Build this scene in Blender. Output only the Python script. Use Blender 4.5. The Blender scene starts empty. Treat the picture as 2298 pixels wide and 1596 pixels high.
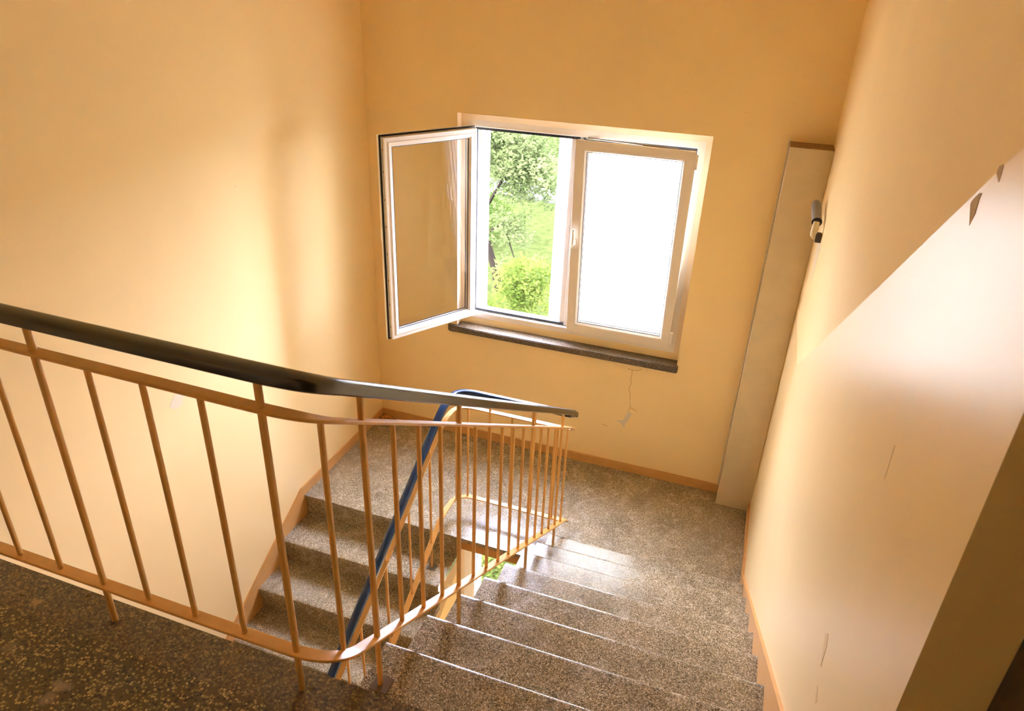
import bpy, bmesh, math, random
from mathutils import Vector, Matrix
random.seed(7)
SC = bpy.context.scene
COL = SC.collection

# ------------------------------------------------------------------ camera, sky, exposure
cam_data = bpy.data.cameras.new('camera')
cam = bpy.data.objects.new('camera', cam_data); COL.objects.link(cam)
_r = Vector((0.9417, 0.33455, 0.03571)); _d = Vector((0.18297, -0.42018, -0.8888)); _f = Vector((-0.28234, 0.84352, -0.45689))
M = Matrix.Identity(4)
for i in range(3):
    M[i][0] = _r[i]; M[i][1] = -_d[i]; M[i][2] = -_f[i]
M.translation = Vector((2.577, -4.392, 3.155))
cam.matrix_world = M
cam_data.sensor_fit = 'HORIZONTAL'; cam_data.sensor_width = 36.0
cam_data.lens = 1590.6 / 2298 * 36.0
cam_data.clip_start = 0.02; cam_data.clip_end = 300
cam_data.dof.use_dof = True; cam_data.dof.focus_distance = 4.6; cam_data.dof.aperture_fstop = 10.0
SC.camera = cam

world = bpy.data.worlds.new('sky'); SC.world = world; world.use_nodes = True
bg = world.node_tree.nodes['Background']
bg.inputs[0].default_value = (0.91, 0.98, 1.36, 1); bg.inputs[1].default_value = 36.0
sun_d = bpy.data.lights.new('sun', 'SUN'); sun_d.energy = 16.0; sun_d.angle = 0.05; sun_d.color = (1.0, 0.95, 0.82)
sun = bpy.data.objects.new('sun', sun_d); COL.objects.link(sun)
sun.rotation_euler = Vector((0.75, 0.30, -0.85)).to_track_quat('-Z', 'Y').to_euler()
for _z in (1.70, -1.36):                                    # sampling aid in each window opening
    pl = bpy.data.lights.new('daylight_portal', 'AREA'); pl.shape = 'RECTANGLE'; pl.size = 1.5; pl.size_y = 1.38
    po = bpy.data.objects.new('daylight_portal', pl); COL.objects.link(po)
    po.location = (1.478, 0.26, _z); po.rotation_euler = (math.radians(-90), 0, 0)
    pl.cycles.is_portal = True

vs = SC.view_settings
SC.display_settings.display_device = 'sRGB'
vs.view_transform = 'Standard'; vs.look = 'None'; vs.gamma = 1.0; vs.use_curve_mapping = False
vs.exposure = 1.06
cy = SC.cycles
cy.max_bounces = 16; cy.diffuse_bounces = 10; cy.glossy_bounces = 6; cy.transmission_bounces = 10
cy.use_denoising = True; cy.sample_clamp_indirect = 8.0; cy.caustics_reflective = False

# ------------------------------------------------------------------ dimensions
W, DL, DR, T, R = 2.933, 1.136, 1.059, 0.284, 0.17
XL, XR = 1.157, 1.758                                       # well side of left and right flight
UP = 9 * R
YU = -(DR + 8 * T)                                          # upper landing edge
YE = -3.484
SL = R / T

# ------------------------------------------------------------------ material helpers
def lin(h):
    h = h.lstrip('#'); o = []
    for i in (0, 2, 4):
        c = int(h[i:i + 2], 16) / 255
        o.append(c / 12.92 if c <= 0.04045 else ((c + 0.055) / 1.055) ** 2.4)
    return (*o, 1)
def new_mat(name):
    m = bpy.data.materials.new(name); m.use_nodes = True
    nt = m.node_tree
    return m, nt, nt.nodes['Principled BSDF']
def nd(nt, typ, **kw):
    n = nt.nodes.new(typ)
    for k, v in kw.items(): setattr(n, k, v)
    return n
def ramp(nt, stops, interp='LINEAR'):
    n = nd(nt, 'ShaderNodeValToRGB'); e = n.color_ramp.elements; n.color_ramp.interpolation = interp
    while len(e) < len(stops): e.new(0.5)
    for k, (p, c) in zip(e, stops): k.position = p; k.color = c
    return n
def mathn(nt, op, a, b=None, clamp=False):
    n = nd(nt, 'ShaderNodeMath', operation=op, use_clamp=clamp)
    for i, v in enumerate((a, b)):
        if v is None: continue
        if hasattr(v, 'is_output'): nt.links.new(v, n.inputs[i])
        else: n.inputs[i].default_value = v
    return n.outputs[0]
def mixc(nt, f, a, b):
    n = nd(nt, 'ShaderNodeMix', data_type='RGBA')
    for s, v in ((n.inputs['Factor'], f), (n.inputs['A'], a), (n.inputs['B'], b)):
        pass
    fi, ai, bi = n.inputs[0], n.inputs[6], n.inputs[7]
    for s, v in ((fi, f), (ai, a), (bi, b)):
        if hasattr(v, 'is_output'): nt.links.new(v, s)
        else: s.default_value = v
    return n.outputs[2]
def pos(nt):
    return nd(nt, 'ShaderNodeNewGeometry').outputs['Position']
def bump(nt, bsdf, height, strength, dist=0.001):
    b = nd(nt, 'ShaderNodeBump'); b.inputs['Strength'].default_value = strength; b.inputs['Distance'].default_value = dist
    nt.links.new(height, b.inputs['Height']); nt.links.new(b.outputs[0], bsdf.inputs['Normal'])
def plain(name, col, rough=0.5, metal=0.0, spec=0.5, var=0.0, scale=30, coat=0.0):
    m, nt, b = new_mat(name)
    c = lin(col) if isinstance(col, str) else (*col, 1)
    b.inputs['Roughness'].default_value = rough; b.inputs['Metallic'].default_value = metal
    b.inputs['Specular IOR Level'].default_value = spec; b.inputs['Coat Weight'].default_value = coat
    b.inputs['Coat Roughness'].default_value = 0.1
    if var:
        n = nd(nt, 'ShaderNodeTexNoise'); n.inputs['Scale'].default_value = scale; n.inputs['Detail'].default_value = 5
        nt.links.new(pos(nt), n.inputs['Vector'])
        r = ramp(nt, [(0.3, tuple(x * (1 - var) for x in c[:3]) + (1,)), (0.7, tuple(min(1, x * (1 + var)) for x in c[:3]) + (1,))])
        nt.links.new(n.outputs[0], r.inputs[0]); nt.links.new(r.outputs[0], b.inputs['Base Color'])
    else:
        b.inputs['Base Color'].default_value = c
    return m

WALL_C = '#F6DFA8'
def wall_mat(name, dado):
    """matt paint above, glossy oil paint below the dado line; dado = list of (y, z) knots, or a number"""
    m, nt, b = new_mat(name)
    p = pos(nt); sx = nd(nt, 'ShaderNodeSeparateXYZ'); nt.links.new(p, sx.inputs[0])
    x, y, z = sx.outputs
    if isinstance(dado, (int, float)): line = dado
    else:
        y0, z0, s = dado                                     # level z0 for y > y0, slope s below
        line = mathn(nt, 'ADD', mathn(nt, 'MULTIPLY', mathn(nt, 'MINIMUM', mathn(nt, 'SUBTRACT', y, y0), 0.0), s), z0)
    below = mathn(nt, 'LESS_THAN', z, line)
    n = nd(nt, 'ShaderNodeTexNoise'); n.inputs['Scale'].default_value = 2.2; n.inputs['Detail'].default_value = 4
    nt.links.new(p, n.inputs['Vector'])
    c = lin(WALL_C)
    r = ramp(nt, [(0.3, tuple(v * 0.955 for v in c[:3]) + (1,)), (0.7, c)])
    nt.links.new(n.outputs[0], r.inputs[0])
    # tiny dark specks
    v = nd(nt, 'ShaderNodeTexVoronoi'); v.inputs['Scale'].default_value = 5.5; nt.links.new(p, v.inputs['Vector'])
    sp = mathn(nt, 'LESS_THAN', v.outputs['Distance'], 0.012)
    col = mixc(nt, mathn(nt, 'MULTIPLY', sp, 0.7), r.outputs[0], lin('#5A4020'))
    col = mixc(nt, mathn(nt, 'MULTIPLY', below, 0.12), col, lin('#F2D49A'))
    nt.links.new(col, b.inputs['Base Color'])
    rr = nd(nt, 'ShaderNodeMapRange'); nt.links.new(below, rr.inputs[0])
    rr.inputs[3].default_value = 0.85; rr.inputs[4].default_value = 0.33
    nt.links.new(rr.outputs[0], b.inputs['Roughness'])
    s2 = nd(nt, 'ShaderNodeMapRange'); nt.links.new(below, s2.inputs[0]); s2.inputs[3].default_value = 0.2; s2.inputs[4].default_value = 0.5
    nt.links.new(s2.outputs[0], b.inputs['Specular IOR Level'])
    n2 = nd(nt, 'ShaderNodeTexNoise'); n2.inputs['Scale'].default_value = 9; n2.inputs['Detail'].default_value = 6
    nt.links.new(p, n2.inputs['Vector'])
    bump(nt, b, n2.outputs[0], 0.25, 0.003)
    return m

def terrazzo(name, base, tan, pale, dark, scale=150, rough=0.28, spots=(), edge=None, tint=1.0, bumpy=False):
    m, nt, b = new_mat(name)
    p = pos(nt)
    v = nd(nt, 'ShaderNodeTexVoronoi'); v.inputs['Scale'].default_value = scale; nt.links.new(p, v.inputs['Vector'])
    v.inputs['Randomness'].default_value = 1.0
    sep = nd(nt, 'ShaderNodeSeparateColor'); nt.links.new(v.outputs['Color'], sep.inputs[0])
    chip = ramp(nt, [(0.0, lin(dark)), (0.17, lin(base)), (0.40, lin(tan)), (0.74, lin(pale)), (0.94, lin(dark))], 'CONSTANT')
    nt.links.new(sep.outputs[0], chip.inputs[0])
    inside = nd(nt, 'ShaderNodeMapRange'); nt.links.new(v.outputs['Distance'], inside.inputs[0])
    inside.inputs[1].default_value = 0.34; inside.inputs[2].default_value = 0.58; inside.inputs[3].default_value = 1.0; inside.inputs[4].default_value = 0.0
    col = mixc(nt, inside.outputs[0], lin(base), chip.outputs[0])
    n = nd(nt, 'ShaderNodeTexNoise'); n.inputs['Scale'].default_value = 5; n.inputs['Detail'].default_value = 5; nt.links.new(p, n.inputs['Vector'])
    d = nd(nt, 'ShaderNodeMapRange'); nt.links.new(n.outputs[0], d.inputs[0]); d.inputs[1].default_value = 0.3; d.inputs[2].default_value = 0.7
    d.inputs[3].default_value = 0.72 * tint; d.inputs[4].default_value = 1.08 * tint
    hs = nd(nt, 'ShaderNodeMix', data_type='RGBA', blend_type='MULTIPLY'); hs.inputs[0].default_value = 1.0
    nt.links.new(col, hs.inputs[6]); nt.links.new(d.outputs[0], hs.inputs[7]); col = hs.outputs[2]
    if edge is not None:                                     # finer, greyer cast strip along the landing edge
        sx = nd(nt, 'ShaderNodeSeparateXYZ'); nt.links.new(p, sx.inputs[0])
        e = mathn(nt, 'GREATER_THAN', sx.outputs[1], edge)
        v2 = nd(nt, 'ShaderNodeTexVoronoi'); v2.inputs['Scale'].default_value = scale * 1.5; nt.links.new(p, v2.inputs['Vector'])
        s2 = nd(nt, 'ShaderNodeSeparateColor'); nt.links.new(v2.outputs['Color'], s2.inputs[0])
        c2 = ramp(nt, [(0.0, lin('#2A241C')), (0.3, lin('#5C4A2E')), (0.75, lin('#80693F'))], 'CONSTANT'); nt.links.new(s2.outputs[0], c2.inputs[0])
        col = mixc(nt, mathn(nt, 'MULTIPLY', e, 0.6), col, c2.outputs[0])
    for (sx_, sy_, rx, ry, cc, amt) in spots:                # worn and patched spots
        mp = nd(nt, 'ShaderNodeVectorMath', operation='SUBTRACT'); nt.links.new(p, mp.inputs[0]); mp.inputs[1].default_value = (sx_, sy_, UP)
        dv = nd(nt, 'ShaderNodeVectorMath', operation='DIVIDE'); nt.links.new(mp.outputs[0], dv.inputs[0]); dv.inputs[1].default_value = (rx, ry, 1)
        ln = nd(nt, 'ShaderNodeVectorMath', operation='LENGTH'); nt.links.new(dv.outputs[0], ln.inputs[0])
        nn = nd(nt, 'ShaderNodeTexNoise'); nn.inputs['Scale'].default_value = 60; nt.links.new(p, nn.inputs['Vector'])
        q = mathn(nt, 'ADD', ln.outputs['Value'], mathn(nt, 'MULTIPLY', mathn(nt, 'SUBTRACT', nn.outputs[0], 0.5), 1.6))
        mr = nd(nt, 'ShaderNodeMapRange'); nt.links.new(q, mr.inputs[0]); mr.inputs[1].default_value = 1.1; mr.inputs[2].default_value = 0.5; mr.inputs[3].default_value = 0; mr.inputs[4].default_value = amt
        col = mixc(nt, mr.outputs[0], col, lin(cc))
    nt.links.new(col, b.inputs['Base Color'])
    n3 = nd(nt, 'ShaderNodeTexNoise'); n3.inputs['Scale'].default_value = 14; n3.inputs['Detail'].default_value = 6; nt.links.new(p, n3.inputs['Vector'])
    rr = nd(nt, 'ShaderNodeMapRange'); nt.links.new(n3.outputs[0], rr.inputs[0]); rr.inputs[1].default_value = 0.3; rr.inputs[2].default_value = 0.7
    rr.inputs[3].default_value = rough - 0.06; rr.inputs[4].default_value = rough + 0.10
    nt.links.new(rr.outputs[0], b.inputs['Roughness']); b.inputs['Specular IOR Level'].default_value = 0.7
    if bumpy:
        bump(nt, b, n3.outputs[0], 0.5, 0.004)
    return m

M_wall_front = wall_mat('window_wall_paint', 1.487)
M_wall_left = wall_mat('left_wall_paint', (-1.13, 1.487, SL))
M_wall_right = wall_mat('right_wall_paint', (-0.90, 1.52, -0.652))
M_wall_back = wall_mat('back_wall_paint', 3.05)
M_ceil = plain('ceiling_paint', '#EAD9BC', 0.9)
M_skirt = plain('skirting_paint', '#C4965A', 0.45, var=0.05, scale=12)
M_plaster_bare = plain('bare_plaster', '#DDD3BE', 0.9, var=0.08, scale=60)
M_repaint = plain('grey_filler', '#E6D9BC', 0.8)
M_crack = plain('crack_line', '#A98652', 0.9)
M_ter = terrazzo('terrazzo_steps', '#8F8368', '#CCBEA0', '#F2EAD8', '#1E1913', 250, 0.22)
M_ter_up = terrazzo('terrazzo_upper_landing', '#564824', '#9C8850', '#CDB070', '#0C0805', 128, 0.33, edge=-3.46,
    spots=[(1.53, -3.66, 0.085, 0.045, '#A98A58', 0.75), (1.13, -3.60, 0.030, 0.018, '#9A8A6E', 0.6), (1.13, -3.64, 0.024, 0.022, '#9A8A6E', 0.5), (0.83, -3.42, 0.02, 0.014, '#B09058', 0.7), (0.90, -3.56, 0.022, 0.022, '#8A7A58', 0.45)])
M_ter_sill = terrazzo('terrazzo_sill', '#4C4030', '#7E6C4E', '#A8977A', '#16110B', 240, 0.38)
M_stringer = plain('stringer_paint', '#E2CBA0', 0.6, var=0.06, scale=20)
M_edge_dark = plain('slab_edge_paint', '#B98746', 0.5, var=0.05)
M_rail = plain('railing_paint', '#D0A25C', 0.30, var=0.05, scale=40)
M_black = plain('black_handrail_plastic', '#14130F', 0.25, spec=0.9)
M_blue = plain('blue_handrail_plastic', '#063059', 0.25, spec=0.6)
M_pvc = plain('white_window_plastic', '#EFEAE2', 0.28)
M_gasket = plain('black_gasket_rubber', '#0B0B0C', 0.6)
M_metal = plain('window_hardware_steel', '#8E8672', 0.35, metal=0.8)
M_duct = plain('casing_paint', '#D5C6A4', 0.55, var=0.04, scale=8)
M_grey = plain('grey_rubber', '#8C8880', 0.55)
M_reveal = plain('lightened_reveal_paint', '#F3E4CC', 0.8)  # wall yellow lightened: the bright look of lit reveals is in the colour
M_plate = plain('steel_foot_plate', '#66563C', 0.8)
M_chip = plain('chipped_paint', '#BBA47A', 0.9)
M_scuff = plain('scuffed_paint', '#E4CD9E', 0.6)
M_cream = plain('cream_plastic', '#D6CBA6', 0.4)
M_darkbr = plain('dark_bracket_metal', '#37312A', 0.5)
M_wood, _nt, _b = new_mat('dark_door_wood')
_n = nd(_nt, 'ShaderNodeTexNoise'); _mp = nd(_nt, 'ShaderNodeMapping'); _mp.inputs['Scale'].default_value = (40, 40, 2)
_nt.links.new(pos(_nt), _mp.inputs[0]); _nt.links.new(_mp.outputs[0], _n.inputs['Vector'])
_r2 = ramp(_nt, [(0.3, lin('#1A0E07')), (0.7, lin('#3C2413'))]); _nt.links.new(_n.outputs[0], _r2.inputs[0]); _nt.links.new(_r2.outputs[0], _b.inputs['Base Color'])
_b.inputs['Roughness'].default_value = 0.35

def glass_mat(name):
    m = bpy.data.materials.new(name); m.use_nodes = True; nt = m.node_tree; nt.nodes.clear()
    o = nd(nt, 'ShaderNodeOutputMaterial'); mx = nd(nt, 'ShaderNodeMixShader'); tr = nd(nt, 'ShaderNodeBsdfTransparent'); gl = nd(nt, 'ShaderNodeBsdfGlossy'); fr = nd(nt, 'ShaderNodeFresnel')
    geo = nd(nt, 'ShaderNodeNewGeometry'); ir = nd(nt, 'ShaderNodeMapRange'); nt.links.new(geo.outputs['Backfacing'], ir.inputs[0]); ir.inputs[3].default_value = 1.8; ir.inputs[4].default_value = 1 / 1.8; nt.links.new(ir.outputs[0], fr.inputs['IOR']); gl.inputs['Roughness'].default_value = 0.01; tr.inputs['Color'].default_value = (0.97, 0.98, 0.97, 1)
    nt.links.new(fr.outputs[0], mx.inputs[0]); nt.links.new(tr.outputs[0], mx.inputs[1]); nt.links.new(gl.outputs[0], mx.inputs[2]); nt.links.new(mx.outputs[0], o.inputs[0])
    return m
M_glass = glass_mat('clear_glass')
def frosted(name):
    m = bpy.data.materials.new(name); m.use_nodes = True; nt = m.node_tree; nt.nodes.clear()
    o = nd(nt, 'ShaderNodeOutputMaterial'); mx = nd(nt, 'ShaderNodeMixShader'); tr = nd(nt, 'ShaderNodeBsdfTranslucent'); gl = nd(nt, 'ShaderNodeBsdfGlossy')
    mx.inputs[0].default_value = 0.05; gl.inputs['Roughness'].default_value = 0.2; tr.inputs['Color'].default_value = (0.99, 0.96, 0.86, 1)
    nt.links.new(tr.outputs[0], mx.inputs[1]); nt.links.new(gl.outputs[0], mx.inputs[2]); nt.links.new(mx.outputs[0], o.inputs[0])
    return m
M_frost = frosted('frosted_glass')
def leaf_mat(name, c1, c2):
    m = bpy.data.materials.new(name); m.use_nodes = True; nt = m.node_tree; nt.nodes.clear()
    o = nd(nt, 'ShaderNodeOutputMaterial'); ad = nd(nt, 'ShaderNodeAddShader'); tr = nd(nt, 'ShaderNodeBsdfTranslucent'); df = nd(nt, 'ShaderNodeBsdfDiffuse')
    n = nd(nt, 'ShaderNodeTexNoise'); n.inputs['Scale'].default_value = 1.7; n.inputs['Detail'].default_value = 6; nt.links.new(pos(nt), n.inputs['Vector'])
    r = ramp(nt, [(0.35, (*c1, 1)), (0.65, (*c2, 1))]); nt.links.new(n.outputs[0], r.inputs[0])
    nt.links.new(r.outputs[0], df.inputs[0]); nt.links.new(r.outputs[0], tr.inputs[0])
    nt.links.new(df.outputs[0], ad.inputs[0]); nt.links.new(tr.outputs[0], ad.inputs[1]); nt.links.new(ad.outputs[0], o.inputs[0])
    return m
M_leaf = leaf_mat('leaves_fresh', (0.012, 0.018, 0.0025), (0.027, 0.032, 0.006))
M_leaf2 = leaf_mat('leaves_deep', (0.006, 0.011, 0.0018), (0.015, 0.020, 0.004))
M_leaf3 = leaf_mat('leaves_pale', (0.016, 0.021, 0.006), (0.030, 0.034, 0.012))
M_bark = plain('bark', (0.010, 0.0075, 0.005), 1.0, spec=0.0, var=0.2, scale=20)
M_lawn = plain('grass', (0.0125, 0.0152, 0.0042), 1.0, spec=0.0, var=0.25, scale=4.5)
M_path = plain('gravel_path', (0.030, 0.028, 0.025), 1.0, spec=0.0, var=0.1, scale=8)

# ------------------------------------------------------------------ mesh helpers
def link(name, bm, mats, parent=None, smooth=False):
    me = bpy.data.meshes.new(name); bm.normal_update(); bm.to_mesh(me); bm.free()
    for m in (mats if isinstance(mats, (list, tuple)) else [mats]): me.materials.append(m)
    if smooth:
        for p in me.polygons: p.use_smooth = True
    o = bpy.data.objects.new(name, me); COL.objects.link(o)
    if parent is not None: o.parent = parent
    return o
def empty(name, loc=(0, 0, 0)):
    o = bpy.data.objects.new(name, None); COL.objects.link(o); o.location = loc; o.empty_display_size = 0.1
    return o
def tag(o, label, cat, group=None, kind=None):
    o['label'] = label; o['category'] = cat
    if group: o['group'] = group
    if kind: o['kind'] = kind
    return o
def struct(o, label=None, cat=None):
    o['kind'] = 'structure'
    if label: o['label'] = label
    if cat: o['category'] = cat
    return o
def box(bm, x0, x1, y0, y1, z0, z1, mi=0, bev=0.0, seg=2):
    v = [bm.verts.new(c) for c in ((x0, y0, z0), (x1, y0, z0), (x1, y1, z0), (x0, y1, z0), (x0, y0, z1), (x1, y0, z1), (x1, y1, z1), (x0, y1, z1))]
    fs = [bm.faces.new([v[i] for i in q]) for q in ((0, 3, 2, 1), (4, 5, 6, 7), (0, 1, 5, 4), (1, 2, 6, 5), (2, 3, 7, 6), (3, 0, 4, 7))]
    for f in fs: f.material_index = mi
    if bev:
        es = list({e for f in fs for e in f.edges})
        bmesh.ops.bevel(bm, geom=es, offset=bev, segments=seg, profile=0.5, affect='EDGES')
    return fs
def prism(bm, poly, axis, a, b, mi=0):
    """poly = list of 2-D points; axis 'x' -> (y,z) extruded in x; 'z' -> (x,y) extruded in z; 'y' -> (x,z)"""
    def P(u, v, w):
        return {'x': (w, u, v), 'y': (u, w, v), 'z': (u, v, w)}[axis]
    A = [bm.verts.new(P(u, v, a)) for u, v in poly]; B = [bm.verts.new(P(u, v, b)) for u, v in poly]
    n = len(poly); fs = [bm.faces.new(A), bm.faces.new(B[::-1])]
    for i in range(n):
        fs.append(bm.faces.new((A[i], B[i], B[(i + 1) % n], A[(i + 1) % n])))
    for f in fs: f.material_index = mi
    bmesh.ops.recalc_face_normals(bm, faces=fs)
    return fs
def rect_frame(bm, x0, x1, z0, z1, prof, mi=0):
    loops = []
    for u, y in prof:
        loops.append([bm.verts.new(c) for c in ((x0 + u, y, z0 + u), (x1 - u, y, z0 + u), (x1 - u, y, z1 - u), (x0 + u, y, z1 - u))])
    n = len(prof); fs = []
    for i in range(n):
        A, B = loops[i], loops[(i + 1) % n]
        for k in range(4):
            fs.append(bm.faces.new((A[k], A[(k + 1) % 4], B[(k + 1) % 4], B[k])))
    for f in fs: f.material_index = mi
    bmesh.ops.recalc_face_normals(bm, faces=fs)
def cyl(bm, p0, p1, r0, r1=None, n=14, cap=True):
    r1 = r0 if r1 is None else r1
    p0, p1 = Vector(p0), Vector(p1); d = (p1 - p0).normalized()
    a = d.orthogonal().normalized(); c = d.cross(a)
    L = [[bm.verts.new(p + (a * math.cos(2 * math.pi * k / n) + c * math.sin(2 * math.pi * k / n)) * r) for k in range(n)] for p, r in ((p0, r0), (p1, r1))]
    for k in range(n): bm.faces.new((L[0][k], L[0][(k + 1) % n], L[1][(k + 1) % n], L[1][k]))
    if cap: bm.faces.new(L[0][::-1]); bm.faces.new(L[1])
def tube(bm, pts, rad, n=12):
    pts = [Vector(p) for p in pts]; rings = []; up = None
    for i, p in enumerate(pts):
        t = (pts[min(i + 1, len(pts) - 1)] - pts[max(i - 1, 0)]).normalized()
        if up is None: up = t.orthogonal().normalized()
        up = (up - t * up.dot(t)).normalized(); s = t.cross(up)
        r = rad[i] if isinstance(rad, (list, tuple)) else rad
        rings.append([bm.verts.new(p + (up * math.cos(2 * math.pi * k / n) + s * math.sin(2 * math.pi * k / n)) * r) for k in range(n)])
    for a, b in zip(rings, rings[1:]):
        for k in range(n): bm.faces.new((a[k], a[(k + 1) % n], b[(k + 1) % n], b[k]))
    bm.faces.new(rings[0][::-1]); bm.faces.new(rings[-1])
def sweep(bm, pts, prof):
    """sweep a closed (side, up) profile along pts, side kept level"""
    pts = [Vector(p) for p in pts]; rings = []
    for i, p in enumerate(pts):
        a = (p - pts[i - 1]).normalized() if i else None
        b = (pts[i + 1] - p).normalized() if i < len(pts) - 1 else None
        t = ((a or b) + (b or a)).normalized()
        side = Vector((t.y, -t.x, 0)).normalized(); up = side.cross(t).normalized()
        rings.append([bm.verts.new(p + side * u + up * v) for u, v in prof])
    n = len(prof); fs = []
    for A, B in zip(rings, rings[1:]):
        for k in range(n): fs.append(bm.faces.new((A[k], A[(k + 1) % n], B[(k + 1) % n], B[k])))
    fs.append(bm.faces.new(rings[0][::-1])); fs.append(bm.faces.new(rings[-1]))
    bmesh.ops.recalc_face_normals(bm, faces=fs)
def fillet(verts, radii, n=9):
    """poly-line with bezier-rounded corners"""
    V = [Vector(v) for v in verts]; out = [V[0]]
    for i in range(1, len(V) - 1):
        d = radii[i]
        if d <= 0: out.append(V[i]); continue
        a = V[i] + (V[i - 1] - V[i]).normalized() * min(d, (V[i - 1] - V[i]).length * 0.48)
        b = V[i] + (V[i + 1] - V[i]).normalized() * min(d, (V[i + 1] - V[i]).length * 0.48)
        for k in range(n + 1):
            s = k / n; out.append(a * (1 - s) ** 2 + V[i] * 2 * s * (1 - s) + b * s * s)
    out.append(V[-1]); return out
def smooth_angle(o, deg=35):
    for p in o.data.polygons: p.use_smooth = True
    es = bmesh.new(); es.from_mesh(o.data)
    for e in es.edges:
        e.smooth = len(e.link_faces) == 2 and e.calc_face_angle(0) < math.radians(deg)
    es.to_mesh(o.data); es.free()
    return o

# ------------------------------------------------------------------ walls, ceiling, floors
ZB, ZC = -3.2, 4.25
YB = -5.3
def patch(bm, pts, y=None, x=None, mi=1, off=0.0008, th=0.0006):
    """a thin flake or smear lying on a wall face, part of the wall's own mesh"""
    if y is not None: prism(bm, pts, 'y', y - off, y + 0.0, mi)
    else: prism(bm, pts, 'x', x[0], x[1], mi)
# window wall with two openings
WX0, WX1, WZ0, WZ1 = 0.67, 2.285, 0.90, 2.448
FL = 3.06                                                    # storey height
bm = bmesh.new()
zs = [ZB, WZ0 - FL, WZ1 - FL, WZ0, WZ1, ZC]
def openwall(bm, x0, x1, y0, y1):
    box(bm, x0, WX0, y0, y1, ZB, ZC); box(bm, WX1, x1, y0, y1, ZB, ZC)
    box(bm, WX0, WX1, y0, y1, zs[0], zs[1]); box(bm, WX0, WX1, y0, y1, zs[2], zs[3]); box(bm, WX0, WX1, y0, y1, zs[4], zs[5])
openwall(bm, -0.25, W + 0.35, 0.0, 0.30)
bm.normal_update()
for f in bm.faces:                                           # daylight on the opening sides put into a paler wall colour
    c = f.calc_center_median(); n = f.normal
    if abs(n.y) < .5 and ((abs(c.x - WX0) < 1e-4 and n.x > .5) or (abs(c.x - WX1) < 1e-4 and n.x < -.5) or (WX0 < c.x < WX1 and abs(n.z) > .5 and ZB + .1 < c.z < ZC - .1)):
        f.material_index = 3
peel = [(1.997, .51), (2.018, .509), (2.03, .478), (2.011, .456), (2.01, .426), (1.989, .401), (1.989, .371), (1.973, .367), (1.97, .39), (1.942, .409), (1.922, .422), (1.945, .422), (1.975, .432), (1.978, .452), (1.991, .489)]
patch(bm, peel, y=0.0)
patch(bm, [(2.001, .605), (2.011, .587), (2.008, .565), (2.001, .57)], y=0.0)
def crack(bm, pts, w=0.0013, mi=2):
    for (a, b), (c, d) in zip(pts, pts[1:]):
        v = Vector((c - a, d - b)); n = Vector((-v.y, v.x)).normalized() * w
        patch(bm, [(a + n.x, b + n.y), (a - n.x, b - n.y), (c - n.x, d - n.y), (c + n.x, d + n.y)], y=0.0, mi=mi)
crack(bm, [(1.992, .845), (1.993, .807), (1.988, .774), (1.996, .745), (1.991, .714), (1.984, .704), (1.987, .68), (1.998, .662), (2.003, .606)])
crack(bm, [(1.961, .849), (1.992, .845), (2.027, .848), (2.047, .858), (2.054, .868)])
crack(bm, [(2.008, .565), (2.013, .543), (1.996, .51)]); crack(bm, [(2.013, .543), (2.042, .533), (2.061, .525)])
crack(bm, [(1.82, .36), (1.85, .352), (1.865, .357)])
struct(link('wall_front', bm, [M_wall_front, M_plaster_bare, M_crack, M_reveal]), 'amber window wall with a peeling crack under the sill', 'wall')
bm = bmesh.new()
box(bm, -0.25, 0.0, YB - 0.25, 0.0, ZB, ZC)
patch(bm, [(-2.028, 1.286), (-1.967, 1.257), (-1.997, 1.204), (-2.04, 1.206), (-2.078, 1.238)], x=(0.0, 0.0008))
struct(link('wall_left', bm, [M_wall_left, M_repaint, M_scuff]), 'cream lit stair wall on the left with a grey filler smear', 'wall')
# right wall: full height up to the recess of the door, then lintel and the rest
bm = bmesh.new()
DX = 3.041                                                   # face of the recessed door
box(bm, W, W + 0.35, YE, 0.0, ZB, ZC)
box(bm, W, W + 0.35, YB - 0.25, -4.55, ZB, ZC)
box(bm, W, W + 0.35, -4.55, YE, 3.66, ZC)
box(bm, W, W + 0.35, -4.55, YE, ZB, UP)
for poly, mi in (([(-2.971, 2.854), (-2.975, 2.862), (-3.004, 2.881), (-3.016, 2.883), (-3.013, 2.872), (-3.017, 2.849), (-3.006, 2.825)], 1),
             ([(-3.057, 2.925), (-3.059, 2.936), (-3.075, 2.942), (-3.081, 2.938), (-3.083, 2.916)], 1),
             ([(-3.005, 2.369), (-3.010, 2.372), (-3.017, 2.30), (-3.011, 2.288)], 3),
             ([(-2.963, 1.791), (-2.988, 1.816), (-3.010, 1.795), (-3.017, 1.735)], 3),
             ([(-3.038, 1.694), (-3.048, 1.702), (-3.082, 1.686), (-3.070, 1.668)], 3),
             ([(-.62, 2.06), (-.47, 2.10), (-.45, 2.0), (-.55, 1.86), (-.60, 1.93)], 2)):
    patch(bm, poly, x=(W - 0.0008, W), mi=mi)
struct(link('wall_right', bm, [M_wall_right, M_chip, M_repaint, M_scuff]), 'right stair wall with matt paint above a glossy sloping dado', 'wall')
bm = bmesh.new(); box(bm, 0, W, YB - 0.25, YB, ZB, ZC); struct(link('wall_back', bm, M_wall_back))
bm = bmesh.new(); box(bm, -0.25, W + 0.35, YB - 0.25, 0.30, ZC, ZC + 0.2); struct(link('ceiling', bm, M_ceil))
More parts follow.
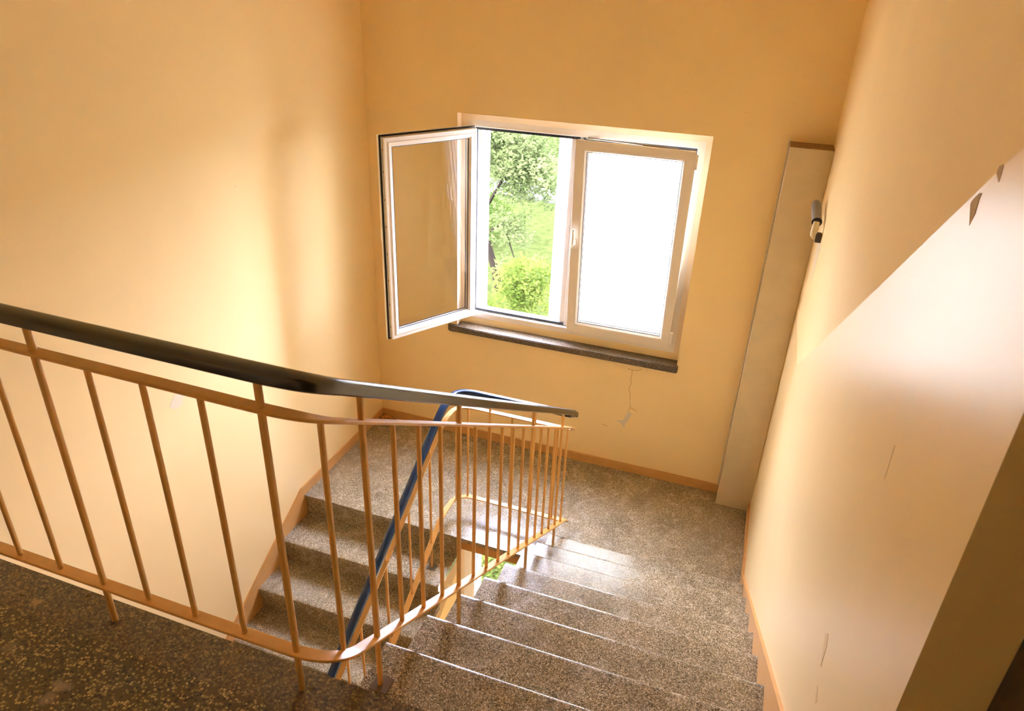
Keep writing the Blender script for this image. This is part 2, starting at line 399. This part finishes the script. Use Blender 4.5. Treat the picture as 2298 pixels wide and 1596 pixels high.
# floors
bm = bmesh.new(); prism(bm, [(0, 0), (0, -DL), (W, -DL), (W, 0)], 'z', -0.028, 0.0)
o = struct(link('floor', bm, M_ter), 'speckled terrazzo floor of the half landing under the window', 'floor')
bm = bmesh.new(); box(bm, XL, W, -DL + 0.012, 0, -0.10, -0.028); box(bm, 0, XL, -DL + 0.09, 0, -0.10, -0.028)
struct(link('landing_slab', bm, M_edge_dark), 'brown painted slab edge of the half landing', 'slab')
bm = bmesh.new(); prism(bm, [(0, YU), (W, YU), (W, YE), (DX, YE), (DX, -4.55), (W, -4.55), (W, YB), (0, YB)], 'z', UP - 0.06, UP)
for f in bm.faces: pass
struct(link('floor', bm, M_ter_up), 'dark olive terrazzo floor of the upper landing', 'floor')
bm = bmesh.new(); box(bm, 0, W, YB, YU - 0.012, UP - 0.22, UP - 0.06); struct(link('landing_slab', bm, M_edge_dark), 'painted slab under the upper landing', 'slab')
bm = bmesh.new(); box(bm, 0, W, YB, YU - 0.08, -UP - 0.2, -UP); struct(link('floor', bm, M_ter))
bm = bmesh.new(); box(bm, 0, W, -DL, 0, -FL - 0.13, -FL); struct(link('floor', bm, M_ter))
bm = bmesh.new(); box(bm, 0, W, YB, 0, ZB - 0.1, ZB); struct(link('floor', bm, M_ter))

# skirting
HS, TH = 0.067, 0.013
bm = bmesh.new(); box(bm, 0, 2.707, -TH, 0, 0.0, HS); struct(link('baseboard_front', bm, M_skirt), 'brown skirting under the window wall', 'skirting')
bm = bmesh.new()
yk = -DL - 0.02
prism(bm, [(-TH, 0), (-TH, HS), (yk, HS), (-3.4, HS - SL * (-yk + -(-3.4) - 2 * 0) + SL * 0 + SL * (-2 * yk)), (-3.4, -1.53 - 0.02), (-DL - 0.02, -0.19)], 'x', 0, TH) if False else None
def zl(y): return HS - max(0.0, (yk - y)) * SL
prism(bm, [(-TH, 0), (-TH, HS), (yk, HS), (-3.4, zl(-3.4)), (-3.4, zl(-3.4) - 0.30), (-1.30, zl(-1.30) - 0.30), (-DL + .05, -0.32), (-DL + .05, -0.029), (-DL, -0.029), (-DL, 0)], 'x', 0, TH)
struct(link('baseboard_left', bm, M_skirt), 'peach brown skirting stepping down along the left wall', 'skirting')
bm = bmesh.new()
yk2 = -0.87
def zr(y): return HS + max(0.0, (yk2 - y)) * 0.640
prism(bm, [(-0.148, 0.0), (-0.148, HS), (yk2, HS), (YE, zr(YE)), (YE, UP), (YU, UP), (YU, zr(YU) - 0.25), (-1.4, zr(-1.4) - 0.25), (-DR + 0.001, 0.0)], 'x', W - TH, W)
struct(link('baseboard_right', bm, M_skirt), 'peach skirting rising along the right wall beside the steps', 'skirting')

# ------------------------------------------------------------------ stair flights
def flight(label, x0, x1, ys, zt, sgn, n, well, first_y):
    """ys(k) nosing position, zt(k) tread height of step k; sgn = direction along y in which the flight climbs"""
    root = tag(empty('stair_flight', ((x0 + x1) / 2, ys(1), zt(1) - R)), label, 'stairs')
    return root
NOSE, LIP = 0.018, 0.048
def step_mesh(x0, x1, yn, yb, z, s):
    """yn nosing edge, yb back of tread; s=+1 when the riser faces +y"""
    bm = bmesh.new(); ra, rb = 0.020, 0.0065                       # worn, softly rounded arris
    pr = [(yn - s * NOSE, z - LIP), (yn - s * 0.004, z - LIP), (yn, z - LIP + 0.004)]
    for k in range(9):
        a = math.pi / 2 * k / 8
        pr.append((yn - s * ra + s * ra * math.cos(a), z - rb + rb * math.sin(a)))
    pr += [(yb, z), (yb, z - 0.04), (yn - s * (NOSE + 0.05), z - 0.04), (yn - s * (NOSE + 0.05), z - R + 0.0005), (yn - s * NOSE, z - R + 0.0005)]
    prism(bm, pr, 'x', x0, x1)
    return bm
# right flight, climbing towards the camera (-y); risers face the window
rf = tag(empty('stair_flight', (XR, -DR, 0.0)), 'right flight of speckled terrazzo steps rising from the landing to the upper floor', 'stairs')
def add(root, name, bm, mat, smooth=0):
    o = link(name, bm, mat); o.parent = root; o.matrix_parent_inverse = Matrix.Translation(root.location).inverted()
    if smooth: smooth_angle(o, smooth)
    return o
for k in range(1, 9):
    yn = -DR - (k - 1) * T
    add(rf, 'step', step_mesh(XR, W - TH, yn, yn - T - NOSE + 0.0, k * R, 1), M_ter, 40)
add(rf, 'step', step_mesh(XR, W - TH, YU, YU - 0.07, UP, 1), M_ter, 40) if False else None
bm = bmesh.new()                                             # sloping waist slab below the steps
pr = [(-DR - 0.07, 0.0)]
pr = []
for k in range(1, 9):
    yn = -DR - (k - 1) * T
    pr += [(yn - NOSE - 0.05, (k - 1) * R + 0.001), (yn - NOSE - 0.05, k * R - 0.041)]
    pr += [(yn - T - NOSE - 0.001, k * R - 0.041)] if k == 8 else [(yn - T - NOSE - 0.05, k * R - 0.041)]
    if k < 8: pr[-1] = (yn - T - NOSE - 0.05, k * R - 0.041)
pr += [(YU - 0.013, UP - 0.222), (YU - 0.013, UP - 0.30), (-DL, -0.20), (-DL, 0.0005 - 0.0)]
prism(bm, pr, 'x', XR + 0.006, W - 0.001)
add(rf, 'waist_slab', bm, M_edge_dark)
# left flight, dropping towards the camera
lf = tag(empty('stair_flight', (0.0, -DL, 0.0)), 'left flight of speckled terrazzo steps dropping from the landing under the blue handrail', 'stairs')
for k in range(1, 9):
    yn = -DL - k * T
    add(lf, 'step', step_mesh(TH, XL, yn, yn + T + NOSE, -k * R, -1), M_ter, 40)
o = None
bm = bmesh.new()                                             # top riser below the landing edge
box(bm, TH, XL, -DL + NOSE - 0.0, -DL + NOSE + 0.05, -R, -0.0285)
bm.free()
pr = [(-DL + NOSE, -R - 0.0)]
pr = []
for k in range(1, 9):
    yn = -DL - k * T
    pr += [(yn + T + NOSE + .051, -k * R - .002), (yn + T + NOSE + .001, -k * R - .002), (yn + T + NOSE + .001, -k * R - .041), (yn + NOSE + .051, -k * R - .041)]
pr += [(-DL - 8 * T + NOSE, -9 * R), (-DL - 8 * T + NOSE, -9 * R - 0.10), (-DL + NOSE + .051, -0.28)]
bm = bmesh.new(); prism(bm, pr, 'x', 0.001, XL - 0.004)
w = add(lf, 'waist_slab', bm, M_stringer); w['label'] = 'cream painted side of the flight'
bm = bmesh.new(); box(bm, TH, XL, -DL + NOSE, -DL + 0.09, -R, -0.0285)
bm2 = None
add(lf, 'riser', bm, M_ter)

# ------------------------------------------------------------------ stair railing (one welded frame round the well)
rail = tag(empty('stair_railing', (1.815, -3.39, UP)), 'tan painted metal stair railing with a black and blue plastic handrail', 'railing')
XF, YL, XB, YP = 1.815, -0.87, 1.048, -3.39
def nosing(y): return R + (-DR - y) * SL
def nosingL(y): return -(-DL - y) * SL
def rail_path(zu, hf, zl_, hl, rc=0.13, rb=0.13):
    ykk = -1.0
    V = [(0.012, YP, zu), (XF, YP, max(zu - 0.012, nosing(YP) + hf)), (XF, -0.97, nosing(-0.97) + hf), (XF, YL, zl_), (XB, YL, zl_), (XB, -1.10, zl_), (XB, -3.6, nosingL(-3.6) + hl)]
    V[5] = (XB, -DL - (zl_ - hl) / -SL * 1.0 if False else -DL + (zl_ - hl) / SL, zl_)
    V[5] = (XB, min(-1.02, V[5][1]), min(zl_, nosingL(min(-1.02, V[5][1])) + hl))
    return V
P_bot = rail_path(UP + 0.138, 0.105, 0.130, 0.122)
P_mid = rail_path(UP + 0.862, 0.790, 0.828, 0.800)
P_hand = rail_path(UP + 0.946, 0.894, 0.934, 0.903)
RAD = [0, .13, .05, .07, .13, .08, 0]
def bar_prof(w, h, b=0.002):
    return [(-w / 2, -h / 2 + b), (-w / 2 + b, -h / 2), (w / 2 - b, -h / 2), (w / 2, -h / 2 + b), (w / 2, h / 2 - b), (w / 2 - b, h / 2), (-w / 2 + b, h / 2), (-w / 2, h / 2 - b)]
F_bot, F_mid, F_hand = fillet(P_bot, RAD), fillet(P_mid, RAD), fillet(P_hand, RAD)
bm = bmesh.new(); sweep(bm, F_bot, bar_prof(0.036, 0.009)); add(rail, 'bottom_rail', bm, M_rail, 35)
bm = bmesh.new(); sweep(bm, F_mid, bar_prof(0.034, 0.009)); add(rail, 'mid_rail', bm, M_rail, 35)
hp = []
for cx, a0 in ((0.0095, 0.0), (-0.0095, math.pi / 2)):       # flat-crowned plastic handrail section
    for k in range(6):
        a = a0 + math.pi / 2 * k / 5; hp.append((cx + 0.0115 * math.cos(a), 0.006 + 0.0115 * math.sin(a) + (0.0008 if abs(k - (5 if cx > 0 else 0)) < 1 else 0)))
hp += [(-0.0205, -0.012), (-0.016, -0.016), (0.016, -0.016), (0.0205, -0.012)]
isp = next(i for i, p in enumerate(F_hand) if p.y > -0.9 and p.x < 1.5)
seam = Vector((1.405, YL, F_hand[isp].z))
bm = bmesh.new(); sweep(bm, F_hand[:isp] + [seam], hp); h1 = add(rail, 'handrail', bm, M_black, 40); h1['label'] = 'black plastic handrail'
bm = bmesh.new(); sweep(bm, [seam + Vector((-0.002, 0, 0))] + F_hand[isp:], hp); h2 = add(rail, 'handrail', bm, M_blue, 40); h2['label'] = 'dark blue plastic handrail'
def zat(path, x, y):
    """height of a path above plan position (x, y)"""
    best = None
    for a, b in zip(path, path[1:]):
        ab = Vector((b.x - a.x, b.y - a.y)); L = ab.length_squared
        if L < 1e-12: continue
        s = max(0, min(1, ((x - a.x) * ab.x + (y - a.y) * ab.y) / L))
        q = a.lerp(b, s); d = (q.x - x) ** 2 + (q.y - y) ** 2
        if best is None or d < best[0]: best = (d, q.z)
    return best[1]
def upright(x, y, kind, foot=None, w=0.0122):
    """kind 'bar' = bottom rail to mid rail; 'stub' also up to the handrail; 'post' from the floor to the handrail"""
    zb = zat(F_bot, x, y); zm = zat(F_mid, x, y); zh = zat(F_hand, x, y) - 0.016
    z0 = foot if foot is not None else zb + 0.0035
    z1 = zm - 0.0035 if kind == 'bar' else zh
    if kind != 'bar': w = 0.0140
    bm = bmesh.new(); box(bm, x - w / 2, x + w / 2, y - w / 2, y + w / 2, z0, z1, bev=0.003, seg=2)
    add(rail, 'baluster' if kind == 'bar' else 'post', bm, M_rail, 60)
S = 0.154
for k in range(0, 11):
    x = 1.707 - S * k
    if x < 0.05: break
    if k % 4 == 0: upright(x, YP, 'post', UP)
    else: upright(x, YP, 'bar')
upright(1.790, -3.312, 'bar')
for i in range(16):
    y = -3.19 + 0.142 * i
    if i in (0, 4, 10, 14):
        foot = math.ceil((-y - DR) / T) * R
        upright(XF, y, 'post', foot)
    else: upright(XF, y, 'bar')
for i, x in enumerate((1.711, 1.564, 1.417, 1.270, 1.123)):
    upright(x, YL, 'stub' if i in (1, 3) else 'bar')
upright(1.066, -0.925, 'bar')
for j in range(0, 15):
    y = -DL - 0.142 * j - 0.0
    if j in (1, 5, 9, 13): upright(XB, y, 'post', -math.ceil(j / 2) * R)
    else: upright(XB, y, 'bar')
for x, y, z in ((XF + 0.004, -3.19, 8 * R), (XB, -DL - 0.142, -R), (XB, -DL - 5 * 0.142, -3 * R)):
    bm = bmesh.new(); box(bm, x - 0.027, x + 0.027, y - 0.027, y + 0.027, z, z + 0.004, bev=0.001, seg=1)
    add(rail, 'base_plate', bm, M_plate)
for zz in (F_bot[30], ):
    pass

# ------------------------------------------------------------------ windows
def make_window(name, dz, left_open, tilt):
    Z0, Z1 = 0.997 + dz, 2.402 + dz; X0, X1 = 0.712, 2.246
    win = empty(name, (1.478, 0.1, Z0)); struct(win)
    win['label'] = 'white plastic casement window, left sash swung open and right sash tilted' if left_open else 'white plastic window one storey below, seen through the stairwell'
    win['category'] = 'window'
    bm = bmesh.new()
    rect_frame(bm, X0, X1, Z0, Z1, [(0, .071), (.040, .071), (.044, .074), (.044, .105), (.058, .110), (.060, .113), (.060, .140), (0, .140)])
    # side plaster gap filler
    f = add(win, 'window_frame', bm, M_pvc)
    bm = bmesh.new(); box(bm, 1.458, 1.506, .071, .140, Z0 + .0601, Z1 - .0601, bev=0.003, seg=2); box(bm, 1.412, 1.552, .116, .139, Z0 + .0602, Z1 - .0602, bev=0.003, seg=2); add(win, 'mullion', bm, M_pvc)
    bm = bmesh.new()
    for a, b in ((X0 + .052, 1.466), (1.498, X1 - .052)):
        rect_frame(bm, a, b, Z0 + .052, Z1 - .052, [(-.003, .098), (.0125, .098), (.0125, .108), (-.003, .108)])
    add(win, 'frame_gasket', bm, M_gasket)
    SW, SH = 0.722, 1.343
    def sash(kind, hinge_left, pane_mat):
        r = empty('sash'); r.parent = win; r.matrix_parent_inverse = Matrix.Translation(win.location).inverted()
        bm = bmesh.new()
        rect_frame(bm, 0, SW, 0, SH, [(0, .001), (.001, 0), (.048, 0), (.060, .004), (.071, .018), (.071, .050), (.060, .066), (.042, .068), (.039, .061), (.031, .061), (.029, .065), (.014, .065), (.014, .046), (.019, .044), (.019, .034), (.014, .032), (.014, .019), (0, .019)])
        fr = link('sash_frame', bm, M_pvc, r)
        bm = bmesh.new(); rect_frame(bm, 0, SW, 0, SH, [(.002, .019), (.011, .019), (.011, .026), (.004, .027)])
        rect_frame(bm, 0, SW, 0, SH, [(.068, .0195), (.0745, .0195), (.0745, .024), (.068, .024)])
        rect_frame(bm, 0, SW, 0, SH, [(.068, .0465), (.0745, .0465), (.0745, .0505), (.068, .0505)])
        link('gasket', bm, M_gasket, r)
        bm = bmesh.new(); box(bm, .069, SW - .069, .025, .046, .069, SH - .069); link('pane', bm, pane_mat, r)
        bm = bmesh.new(); rect_frame(bm, 0, SW, 0, SH, [(.0185, .035), (.0195, .035), (.0195, .043), (.0185, .043)])
        xs = SW - .0165 if hinge_left else .0165
        for zz in (.09, .25, .42, .6, .78, .95, 1.12, 1.25):
            cyl(bm, (xs, .039, zz), (xs, .039, zz + .001), 0.004) if False else box(bm, xs - .003, xs + .003, .036, .042, zz, zz + .012)
        link('lock_rail', bm, M_metal, r)
        # handle on the stile opposite the hinges
        hx = SW - .034 if hinge_left else .026
        bm = bmesh.new()
        hz = SH / 2
        box(bm, hx - .014, hx + .014, -.012, 0.0, hz - .035, hz + .035, bev=.005, seg=3)
        up = 1
        tube(bm, [(hx, -.010, hz), (hx, -.040, hz), (hx, -.046, hz + .008 * up), (hx, -.046, hz + .05 * up), (hx, -.044, hz + .115 * up)], [.008, .008, .009, .009, .007], 10)
        h = link('handle', bm, M_pvc, r); smooth_angle(h, 40)
        # hinge barrels
        bx = -.006 if hinge_left else SW + .006
        for zz, ln in ((.035, .085), (SH - .10, .075)):
            bm = bmesh.new(); cyl(bm, (bx, -.004, zz), (bx, -.004, zz + ln), .010, n=12); cyl(bm, (bx, -.004, zz + ln), (bx, -.004, zz + ln + .008), .011, n=12)
            g = link('hinge', bm, M_pvc, r); smooth_angle(g, 40)
        return r
    ls = sash('l', True, M_glass); ls.location = (.757, .052, Z0 + .034)
    if left_open: ls.rotation_euler = (0, 0, math.radians(-120.0))
    rs = sash('r', False, M_glass); rs.location = (1.487, .052, Z0 + .034)
    if tilt: rs.rotation_euler = (math.radians(tilt), 0, 0)
    if tilt:                                                  # stay arm between frame head and tilted sash
        bm = bmesh.new(); q = SH * math.sin(math.radians(tilt))
        box(bm, 1.515, 1.60, .060, .070, Z1 - .052, Z1 - .044); 
        tube(bm, [(1.53, .062, Z1 - .043), (1.75, .0, Z1 - .038), (2.10, .052 - q + .03, Z1 - .034)], .005, 8)
        add(win, 'stay_arm', bm, M_metal)
    bm = bmesh.new()
    zt, x0, x1 = .945 + dz, .602, 2.296
    pr = [(WX0, .0)] ; 
    pts = []
    rc = .035
    for cx, cyy, a0 in ((x0 + rc, -.042 + rc, math.pi), (x1 - .012, -.042 + .012, 1.5 * math.pi)):
        q = rc if a0 == math.pi else .012
        for k in range(6):
            a = a0 + math.pi / 2 * k / 5; pts.append((cx + q * math.cos(a), cyy + q * math.sin(a)))
    pts += [(x1, -.0005), (x0, -.0005)]
    prism(bm, pts, 'z', zt - .045, zt)
    bmesh.ops.bevel(bm, geom=[e for e in bm.edges if abs(e.verts[0].co.z - e.verts[1].co.z) < 1e-6 and e.verts[0].co.y < -.001 or e.verts[1].co.y < -.001 and abs(e.verts[0].co.z - e.verts[1].co.z) < 1e-6], offset=.005, segments=2, affect='EDGES')
    box(bm, WX0, WX1, -.0005, .072, zt - .045, zt)
    s = add(win, 'window_sill', bm, M_ter_sill); s['label'] = 'dark speckled stone sill'
    # plaster upstand between sill and frame, and plaster reveals beside and above the frame
    bm = bmesh.new()
    box(bm, WX0, WX1, .0725, .30, WZ0 + dz, Z0); add(win, 'plaster_upstand', bm, M_wall_back); bm = bmesh.new()
    box(bm, WX0, X0, .0725, .30, Z0, Z1); box(bm, X0, .787, .1405, .30, Z0, Z1); box(bm, X1, WX1, .0725, .30, Z0, Z1); box(bm, WX0, WX1, .0725, .30, Z1, WZ1 + dz)
    add(win, 'plaster_reveal', bm, M_reveal)
    return win
make_window('window_1', 0.0, True, 6.0)
make_window('window_2', -FL, False, 0)

bm = bmesh.new(); box(bm, 1.280, 2.42, .303, .307, .72, 2.62)
box(bm, 1.276, 2.424, .301, .309, 2.62, 2.645, mi=1, bev=.002, seg=1)
tag(link('white_sheet', bm, [M_frost, M_pvc]), 'white translucent sheet hung outside behind the right half of the window', 'sheet')

# ------------------------------------------------------------------ pipe casing, roller, door, debris
bm = bmesh.new(); box(bm, 2.707, W - .0005, -.146, -.0005, 0.0005, 2.454, bev=.004, seg=2)
casing = tag(empty('pipe_casing', (2.82, -.07, 0)), 'tall beige boxed pipe casing in the corner right of the window', 'pipe casing')
add(casing, 'casing_body', bm, M_duct, 40)
bm = bmesh.new(); box(bm, 2.705, W - .0005, -.149, -.0005, 2.454, 2.462, bev=.002, seg=1)
add(casing, 'top_board', bm, plain('board_top', '#8B6A3E', 0.8, var=.2, scale=30))
bm = bmesh.new(); box(bm, 2.697, 2.7065, -.012, -.0005, HS, 2.47, bev=.002, seg=1)
add(casing, 'filler_joint', bm, M_plaster_bare)

hk = tag(empty('wall_roller', (W, -.545, 2.10)), 'grey rubber roller on a cream elbow bracketed to the right wall', 'roller bracket')
bm = bmesh.new(); box(bm, W - .03, W - .0005, -.575, -.53, 2.068, 2.112, bev=.003); add(hk, 'bracket', bm, M_darkbr)
bm = bmesh.new(); tube(bm, [(W - .028, -.553, 2.092), (2.900, -.556, 2.094), (2.893, -.556, 2.102), (2.892, -.555, 2.118), (2.894, -.546, 2.142), (2.896, -.532, 2.160)], .0165, 14); add(hk, 'elbow', bm, M_cream, 50)
bm = bmesh.new(); tube(bm, [(2.8965, -.528, 2.162), (2.889, -.385, 2.203), (2.8875, -.350, 2.213), (2.887, -.338, 2.2165)], [.0245, .0245, .022, .014], 18); add(hk, 'grip', bm, M_grey, 50)
bm = bmesh.new(); tube(bm, [(2.8967, -.5315, 2.1612), (2.8965, -.528, 2.162)], .0255, 18); add(hk, 'end_ring', bm, M_gasket, 50)

door = struct(empty('door_1', (DX, -4.0, UP)), 'dark wooden flat door in the recess beside the upper landing', 'door')
bm = bmesh.new(); box(bm, DX, DX + .07, YE - .085, YE - .0005, UP, 3.66, bev=.004); box(bm, DX, DX + .07, -4.5495, -4.465, UP, 3.66, bev=.004); box(bm, DX, DX + .07, -4.465, YE - .085, 3.575, 3.66, bev=.004)
add(door, 'door_frame', bm, M_wood)
bm = bmesh.new(); box(bm, DX + .012, DX + .06, -4.4645, YE - .0855, UP + .005, 3.5745, bev=.003)
for a in range(3): pass
add(door, 'door_leaf', bm, M_wood)
bm = bmesh.new(); cyl(bm, (DX + .012, -4.40, 2.58), (DX - .04, -4.40, 2.58), .011); tube(bm, [(DX - .04, -4.40, 2.58), (DX - .046, -4.37, 2.58), (DX - .044, -4.29, 2.578)], .010); add(door, 'door_handle', bm, M_metal, 50)
bm = bmesh.new(); box(bm, DX + .10, W + .345, -4.55, YE, UP, 3.66)
add(door, 'door_back', bm, M_wood)

deb_spots = [(0.030, -.112, .018), (.030, -.062, .022), (.050, -.040, .024), (.078, -.036, .020), (.104, -.042, .016), (.128, -.034, .012), (.060, -.066, .014), (.022, -.135, .012)]
mdeb = plain('old_foam_crumb', '#B0782C', 0.95, var=.25, scale=90)
bm = bmesh.new()
for (x, y, r) in deb_spots:
    m = bmesh.ops.create_icosphere(bm, subdivisions=2, radius=r, matrix=Matrix.Translation((x, y, r * .55)))
    for v in m['verts']:
        c = Vector((x, y, r * .55)); d = v.co - c
        k = 1 + .28 * math.sin(v.co.x * 410 + 3 * v.co.y * 170) * math.cos(v.co.z * 330 + v.co.y * 290)
        v.co = c + d * k; v.co.z = max(v.co.z * .8, .0005); v.co.x = max(v.co.x, TH + .0005); v.co.y = min(v.co.y, -TH - .0005)
tag(link('plaster_debris', bm, mdeb), 'crumbled yellow plaster lumps heaped in the far left floor corner', 'debris', kind='stuff')

# ------------------------------------------------------------------ outside: hill, path, trees and bushes
def ground_z(x, y):
    return -6.6 + 0.115 * (y - 8) + .25 * math.sin(x * .23 + 1) * math.sin(y * .17)
bm = bmesh.new(); nx, ny = 40, 50; G = []
for j in range(ny + 1):
    row = []
    for i in range(nx + 1):
        x = -40 + 70 * i / nx; y = 0.35 + 65 * (j / ny) ** 1.4
        row.append(bm.verts.new((x, y, ground_z(x, y))))
    G.append(row)
for j in range(ny):
    for i in range(nx): bm.faces.new((G[j][i], G[j][i + 1], G[j + 1][i + 1], G[j + 1][i]))
lawn = struct(link('lawn', bm, M_lawn, smooth=True), 'sunlit lawn sloping up behind the window', 'lawn')
bm = bmesh.new(); A = []
for i in range(41):
    x = -30 + 45 * i / 40; y = 25.2 + .8 * math.sin(x * .2) - .04 * x
    A.append([bm.verts.new((x, y + d, ground_z(x, y + d) + .05)) for d in (-.75, .75)])
for a, b in zip(A, A[1:]): bm.faces.new((a[0], b[0], b[1], a[1]))
o = struct(link('path', bm, M_path), 'pale gravel path crossing the lawn', 'path')
sm = o.modifiers.new('thick', 'SOLIDIFY'); sm.thickness = .08; sm.offset = -1

def leaves(bm, blobs, n, size, rnd, shell=.55):
    tot = sum(b[3] * b[4] * b[5] for b in blobs) ** 1
    for (cx, cyy, cz, rx, ry, rz) in blobs:
        m = int(n * (rx * ry * rz) / tot)
        for _ in range(m):
            u = Vector((rnd.gauss(0, 1), rnd.gauss(0, 1), rnd.gauss(0, 1))).normalized() * (shell + (1 - shell) * rnd.random()) * (1 + .12 * rnd.gauss(0, 1))
            c = Vector((cx + u.x * rx, cyy + u.y * ry, cz + u.z * rz))
            a = Vector((rnd.gauss(0, 1), rnd.gauss(0, 1), rnd.gauss(0, .6))).normalized(); b = a.orthogonal().normalized()
            ang = rnd.random() * 6.28; b = (b * math.cos(ang) + a.cross(b) * math.sin(ang)).normalized()
            l = size * (.6 + .8 * rnd.random()); w = l * .45
            v = [bm.verts.new(c - a * l * .5), bm.verts.new(c + b * w * .5), bm.verts.new(c + a * l * .5), bm.verts.new(c - b * w * .5)]
            bm.faces.new(v)
def plant(name, label, cat, base, trunk, blobs, n, size, mat, seed, group=None, branches=()):
    rnd = random.Random(seed)
    root = tag(empty(name, base), label, cat, group)
    bm = bmesh.new()
    for pts, r in trunk: tube(bm, pts, r, 8)
    for pts, r in branches: tube(bm, pts, r, 6)
    add(root, 'trunk' if cat == 'tree' else 'stems', bm, M_bark, 60)
    bm = bmesh.new(); leaves(bm, blobs, n, size, rnd); add(root, 'foliage', bm, mat)
    return root
def rblobs(seed, c, r, n, s):
    rnd = random.Random(seed); out = []
    for _ in range(n):
        u = Vector((rnd.gauss(0, 1), rnd.gauss(0, 1), rnd.gauss(0, 1))).normalized() * rnd.random() ** .4
        k = s * (.7 + .6 * rnd.random())
        out.append((c[0] + u.x * r[0], c[1] + u.y * r[1], c[2] + u.z * r[2], k, k, k * .75))
    return out
g = ground_z
# near bushes
def bush(label, x, y, h, rx, n, mat, seed, size=.11, group=None, cat='bush', name='bush'):
    z = g(x, y)
    tr = [([(x + dx, y, z - .1), (x + dx * 3, y + dy, z + h * .35)], [.04, .02]) for dx, dy in ((-.12, .1), (.1, -.1), (0, .15))]
    plant(name, label, cat, (x, y, z), tr, rblobs(seed, (x, y, z + h * .48), (rx, rx, h * .46), 30, rx * .42), n, size, mat, seed, group)
bush('large sunlit bush filling the lower part of the open window', -1.75, 10.4, 4.7, 1.25, 13000, M_leaf, 3)
bush('pale pointed bush at the left edge of the open window', -4.9, 12.2, 5.4, .8, 10000, M_leaf3, 4)
bush('deeper green bush below the lawn beside the window mullion', 0.55, 13.0, 4.6, 1.1, 8000, M_leaf, 5)
bush('low bright bush close under the window beside the large bush', -0.7, 7.3, 4.3, .8, 7000, M_leaf, 9)
bush('green shrub seen through the lower window down the stairwell', -0.55, 4.3, 2.6, 1.1, 7000, M_leaf, 6, .09)
bush('dark rounded bush on the lawn behind the leaning tree', -7.3, 19.8, 2.2, 1.3, 4500, M_leaf2, 8)
# leaning tree left on the lawn
zt = g(-5.2, 16)
plant('leaning_tree', 'leaning tree with a bare trunk and drooping boughs on the lawn', 'tree', (-5.0, 16, zt),
      [([(-4.75, 16, zt - .1), (-4.95, 16, zt + .8), (-5.35, 16.1, zt + 1.9), (-5.45, 16.2, zt + 3.4)], [.15, .13, .11, .06])],
      rblobs(11, (-5.1, 16.0, zt + 4.6), (2.3, 1.6, 1.5), 30, .72) + rblobs(12, (-4.15, 15.3, zt + 2.5), (.75, .6, 1.2), 14, .36) + rblobs(13, (-3.4, 15.8, zt + 4.0), (.8, .8, .9), 8, .5), 17000, .14, M_leaf3, 11, None,
      [([(-5.35, 16.1, zt + 1.9), (-4.6, 15.7, zt + 2.5), (-4.1, 15.4, zt + 1.5)], [.06, .04, .015]), ([(-5.4, 16.2, zt + 2.7), (-4.8, 16, zt + 3.7), (-4.2, 15.8, zt + 4.3)], [.06, .04, .02])])
# trees on the rise beyond the path
for i, (x, y, h, rx, m, sd, lab) in enumerate([(-11.2, 30, 6.4, 1.75, M_leaf, 21, 'bushy tree on the rise seen behind the leaning tree'), (-5.9, 30.0, 6.2, 1.75, M_leaf2, 22, 'dark dense tree at the top right of the open window'), (-16.6, 31, 7.0, 1.8, M_leaf3, 23, 'pale broad tree farthest left beyond the path'), (-0.6, 30.5, 6.0, 1.75, M_leaf, 24, 'round tree beyond the path hidden partly by the mullion')]):
    z = g(x, y)
    plant('hillside_tree', lab, 'tree', (x, y, z), [([(x, y, z - .2), (x + .1, y, z + h * .5), (x, y, z + h * .8)], [.2, .15, .05])],
          rblobs(sd, (x, y, z + h * .55), (rx, rx * .8, h * .42), 26, rx * .38), 7500, .24, m, sd, 'trees beyond the path')
